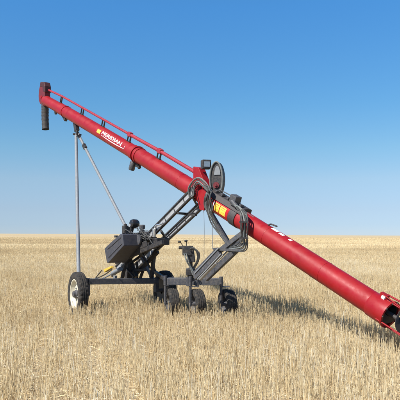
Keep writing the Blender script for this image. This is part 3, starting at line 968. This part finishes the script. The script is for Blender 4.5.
def lownoise(x, y, sc, seed):
    """smooth value noise 0..1"""
    g = np.random.default_rng(seed).random((64, 64))
    u = x / sc; v = y / sc
    i = np.floor(u).astype(int); j = np.floor(v).astype(int)
    fu = u - i; fv = v - j
    fu = fu * fu * (3 - 2 * fu); fv = fv * fv * (3 - 2 * fv)
    a = g[i % 64, j % 64]; b = g[(i + 1) % 64, j % 64]; c = g[i % 64, (j + 1) % 64]; d = g[(i + 1) % 64, (j + 1) % 64]
    return (a * (1 - fu) + b * fu) * (1 - fv) + (c * (1 - fu) + d * fu) * fv

def sample(y0, y1, dens, margin=2.0):
    """random points in the widening strip seen by the camera"""
    wmax = 0.36 * y1 + margin
    n = int((2 * wmax) * (y1 - y0) * dens)
    y = rg.random(n) * (y1 - y0) + y0; x = (rg.random(n) * 2 - 1) * wmax
    k = np.abs(x) < 0.36 * y + margin
    return x[k], y[k]

ROWDIR = R(14)
def to_rows(x, y, sp, jit):
    c, s = math.cos(ROWDIR), math.sin(ROWDIR)
    u = x * c + y * s; v = -x * s + y * c       # v runs along the rows
    uu = (np.round(u / sp) + 0.0) * sp + rg.normal(0, jit, len(u)) + 0.03 * np.sin(v * 1.1 + np.round(u / sp) * 2.1)
    return uu * c - v * s, uu * s + v * c

def clear_wheels(x, y):
    k = np.ones(len(x), bool)
    WD = Vector((-AXL.y, AXL.x, 0))
    for c, a, l in ((CW, WD, 0.17), (CR, WD, 0.17)):
        dx = x - c.x; dy = y - c.y
        along = dx * a.x + dy * a.y; ac = dx * a.y - dy * a.x
        k &= ~((np.abs(along) < l + 0.06) & (np.abs(ac) < 0.12))
    for mx_, my_ in MW:
        k &= ~(((x - mx_) ** 2 + (y - my_) ** 2) < 0.15 ** 2)
    return k
MW = [((171.8 - 200) / F * 10.3, 10.3), ((196.8 - 200) / F * 10.12, 10.12), ((227.4 - 200) / F * 10.1, 10.1)]

def stems(x, y, h, w, lean, tint, sides=3, base_z=None, tip=0.75):
    global vcount
    n = len(x)
    z0 = np.zeros(n) if base_z is None else base_z
    az = rg.random(n) * 2 * PI
    dx = np.cos(az) * np.sin(lean); dy = np.sin(az) * np.sin(lean); dz = np.cos(lean)
    rot = rg.random(n) * 2 * PI
    levels = ((-0.01, 1.0), (1.0, tip))
    if sides == 2:
        vs = np.zeros((n, 4, 3)); sgn = ((0, -1), (0, 1), (1, 1), (1, -1))
        for i, (lv, s) in enumerate(sgn):
            t = levels[lv][0]; ww = w * levels[lv][1] / 2 * s
            vs[:, i, 0] = x + dx * h * t + np.cos(rot) * ww
            vs[:, i, 1] = y + dy * h * t + np.sin(rot) * ww
            vs[:, i, 2] = z0 + dz * h * t
        f = np.arange(n * 4).reshape(n, 4) + vcount
        V_all.append(vs.reshape(-1, 3)); F_all.append(f); T_all.append(np.repeat(tint, 4)); vcount += n * 4
    else:
        vs = np.zeros((n, 6, 3))
        for lv in (0, 1):
            for q in range(3):
                t = levels[lv][0]; th = rot + q * 2 * PI / 3; rr = w * levels[lv][1] / 2 * 1.15
                i = lv * 3 + q
                vs[:, i, 0] = x + dx * h * t + np.cos(th) * rr
                vs[:, i, 1] = y + dy * h * t + np.sin(th) * rr
                vs[:, i, 2] = z0 + dz * h * t
        idx = np.arange(n)[:, None, None] * 6 + np.array([[0, 1, 4, 3], [1, 2, 5, 4], [2, 0, 3, 5]])[None]
        V_all.append(vs.reshape(-1, 3)); F_all.append(idx.reshape(-1, 4) + vcount); T_all.append(np.repeat(tint, 6)); vcount += n * 6

def litter(x, y, ln, w, tint, zmax=0.05, tilt=0.25):
    """straws and leaf blades lying on and among the stubble"""
    global vcount
    n = len(x)
    az = rg.random(n) * 2 * PI; el = rg.normal(0, tilt, n)
    dx = np.cos(az) * np.cos(el); dy = np.sin(az) * np.cos(el); dz = np.sin(el)
    z = rg.random(n) * zmax + np.abs(dz) * ln / 2 + 0.004
    px = -np.sin(az); py = np.cos(az)
    ro = rg.random(n) * PI
    qx = px * np.cos(ro); qy = py * np.cos(ro); qz = np.sin(ro) * 0.8
    vs = np.zeros((n, 6, 3)); bend = rg.normal(0, 0.08, n) * ln
    k = 0
    for t, s in ((-0.5, -1), (-0.5, 1), (0.0, 1), (0.0, -1), (0.5, 1), (0.5, -1)):
        b_ = bend if t == 0.0 else 0
        vs[:, k, 0] = x + dx * ln * t + qx * w * s / 2 + px * b_
        vs[:, k, 1] = y + dy * ln * t + qy * w * s / 2 + py * b_
        vs[:, k, 2] = np.maximum(0.003, z + dz * ln * t + qz * w * s / 2 + np.abs(b_) * 0.5)
        k += 1
    idx = np.arange(n)[:, None, None] * 6 + np.array([[0, 1, 2, 3], [3, 2, 4, 5]])[None]
    V_all.append(vs.reshape(-1, 3)); F_all.append(idx.reshape(-1, 4) + vcount); T_all.append(np.repeat(tint, 6)); vcount += n * 6

def field_tint(x, y, n):
    patch = lownoise(x, y, 0.16, 21) * 0.35 + lownoise(x, y, 0.8, 1) * 0.35 + lownoise(x, y, 3.5, 2) * 0.3
    far = lownoise(x * 0.35, y, 11.0, 9)
    dd = np.clip((y - 12) / 45, 0, 1)  # straw darkened with distance, standing in for shade in the gaps
    t = 0.60 - 0.17 * dd + (patch - 0.5) * 0.60 + (far - 0.5) * 0.40 + rg.normal(0, 0.17, n) * (1 - 0.4 * dd)
    dark = rg.random(n) < 0.06
    t[dark] -= 0.35
    return np.clip(t, 0, 1)

for (y0, y1, dens, rowsp, sides, w0, hm) in ((3.2, 9.5, 760, 0.19, 3, 0.0039, 0.19), (9.5, 26, 470, 0.19, 3, 0.0045, 0.185), (26, 55, 130, 0.24, 3, 0.0075, 0.17), (55, 120, 55, 0.0, 2, 0.012, 0.16), (120, 260, 12, 0.0, 2, 0.03, 0.15)):
    x, y = sample(y0, y1, dens)
    if rowsp: x, y = to_rows(x, y, rowsp, 0.048)
    k = clear_wheels(x, y)
    thin = lownoise(x, y, 0.45, 4)
    k &= rg.random(len(x)) < np.clip(0.35 + thin * 1.3, 0, 1)
    x, y = x[k], y[k]; n = len(x)
    hh = hm * (0.66 + 0.45 * lownoise(x, y, 1.3, 6) + 0.35 * lownoise(x, y, 0.22, 16)) * np.clip(rg.normal(1, 0.20, n), 0.35, 1.5)
    lean = np.abs(rg.normal(0, 0.16, n)); br = rg.random(n) < 0.10; lean[br] = rg.random(br.sum()) * 0.9 + 0.4
    bz = np.array([terrain(a, b) for a, b in zip(x, y)]) if y1 > 100 else None
    stems(x, y, hh, w0 * rg.uniform(0.7, 1.4, n), lean, field_tint(x, y, n), sides, bz)
for (y0, y1, dens, ln, w) in ((3.2, 9.5, 420, 0.13, 0.0042), (9.5, 26, 200, 0.14, 0.0055), (26, 50, 50, 0.22, 0.010)):
    x, y = sample(y0, y1, dens)
    n = len(x)
    c = lownoise(x, y, 1.1, 12)
    k = (rg.random(n) < np.clip(c * 1.5, 0.2, 1)) & clear_wheels(x, y); x, y = x[k], y[k]; n = len(x)
    litter(x, y, ln * rg.uniform(0.4, 1.5, n), w * rg.uniform(0.6, 1.5, n), np.clip(field_tint(x, y, n) - 0.04, 0, 1), 0.07, 0.30)
V = np.concatenate(V_all).astype(np.float32); Fq = np.concatenate(F_all).astype(np.int32); T = np.concatenate(T_all).astype(np.float32)
me = bpy.data.meshes.new('stubble')
me.vertices.add(len(V)); me.vertices.foreach_set('co', V.ravel())
me.loops.add(Fq.size); me.loops.foreach_set('vertex_index', Fq.ravel())
me.polygons.add(len(Fq)); me.polygons.foreach_set('loop_start', np.arange(len(Fq), dtype=np.int32) * 4)
me.update(calc_edges=True)
a_ = me.attributes.new('tint', 'FLOAT', 'POINT'); a_.data.foreach_set('value', T)
me.materials.append(straw_material())
so = bpy.data.objects.new('stubble', me); C.objects.link(so)
so['kind'] = 'stuff'; so['label'] = 'pale dry grain stubble and loose straw covering the whole field'; so['category'] = 'stubble'
print('stubble faces', len(Fq))

# ------------------------------------------------------------------ LIGHT, SKY, CAMERA
SX, SY = 0.74, 0.55                       # shadow of one metre of height
elev = math.atan(1 / math.hypot(SX, SY))
tosun = Vector((-SX, -SY, 1)).normalized()
sd = bpy.data.lights.new('sun', 'SUN'); sd.energy = 5.0; sd.angle = R(0.5); sd.color = (1.0, 0.955, 0.88)
sob = bpy.data.objects.new('sun', sd); C.objects.link(sob)
sob.rotation_euler = tosun.to_track_quat('Z', 'Y').to_euler()
w = bpy.data.worlds.new('World'); bpy.context.scene.world = w; w.use_nodes = True
nt = w.node_tree; bg_ = nt.nodes['Background']
sk = nt.nodes.new('ShaderNodeTexSky'); sk.sky_type = 'NISHITA'; sk.sun_disc = False
sk.sun_elevation = elev; sk.sun_rotation = math.atan2(tosun.x, tosun.y)
sk.air_density = 0.7; sk.dust_density = 0.0; sk.ozone_density = 3.0; sk.altitude = 0
# clear dry air: the sky's colour by height above the horizon
tc = nt.nodes.new('ShaderNodeTexCoord'); sp_ = nt.nodes.new('ShaderNodeSeparateXYZ'); nt.links.new(tc.outputs['Generated'], sp_.inputs[0])
rp_ = nt.nodes.new('ShaderNodeValToRGB'); nt.links.new(sp_.outputs['Z'], rp_.inputs['Fac'])
stops = [(0.0, (0.62, 0.72, 0.99)), (0.016, (0.65, 0.74, 0.97)), (0.041, (0.80, 0.82, 0.94)), (0.09, (1.06, 1.07, 1.03)), (0.14, (0.98, 1.24, 1.18)), (0.211, (0.83, 1.37, 1.44)), (0.361, (0.75, 1.64, 2.0)), (1.0, (1.0, 1.3, 1.5))]
el_ = rp_.color_ramp.elements
el_[0].position = 0.0; el_[0].color = (*[v / 2 for v in stops[0][1]], 1)
el_[1].position = 1.0; el_[1].color = (*[v / 2 for v in stops[-1][1]], 1)
for p, c in stops[1:-1]:
    q = el_.new(p); q.color = (*[v / 2 for v in c], 1)
mm = nt.nodes.new('ShaderNodeMix'); mm.data_type = 'RGBA'; mm.blend_type = 'MULTIPLY'; mm.inputs['Factor'].default_value = 1
nt.links.new(sk.outputs[0], mm.inputs['A']); nt.links.new(rp_.outputs['Color'], mm.inputs['B'])
nt.links.new(mm.outputs['Result'], bg_.inputs[0]); bg_.inputs[1].default_value = 0.14

cd = bpy.data.cameras.new('camera'); cd.sensor_width = 36; cd.lens = 36 * F / 400; cd.clip_end = 20000; cd.clip_start = 0.05
co = bpy.data.objects.new('camera', cd); C.objects.link(co)
co.location = CAM; co.rotation_euler = (R(90) + PITCH, 0, 0)
bpy.context.scene.camera = co
vs = bpy.context.scene.view_settings
vs.view_transform = 'Standard'; vs.look = 'None'; vs.gamma = 1; vs.use_curve_mapping = False; vs.exposure = 0.6
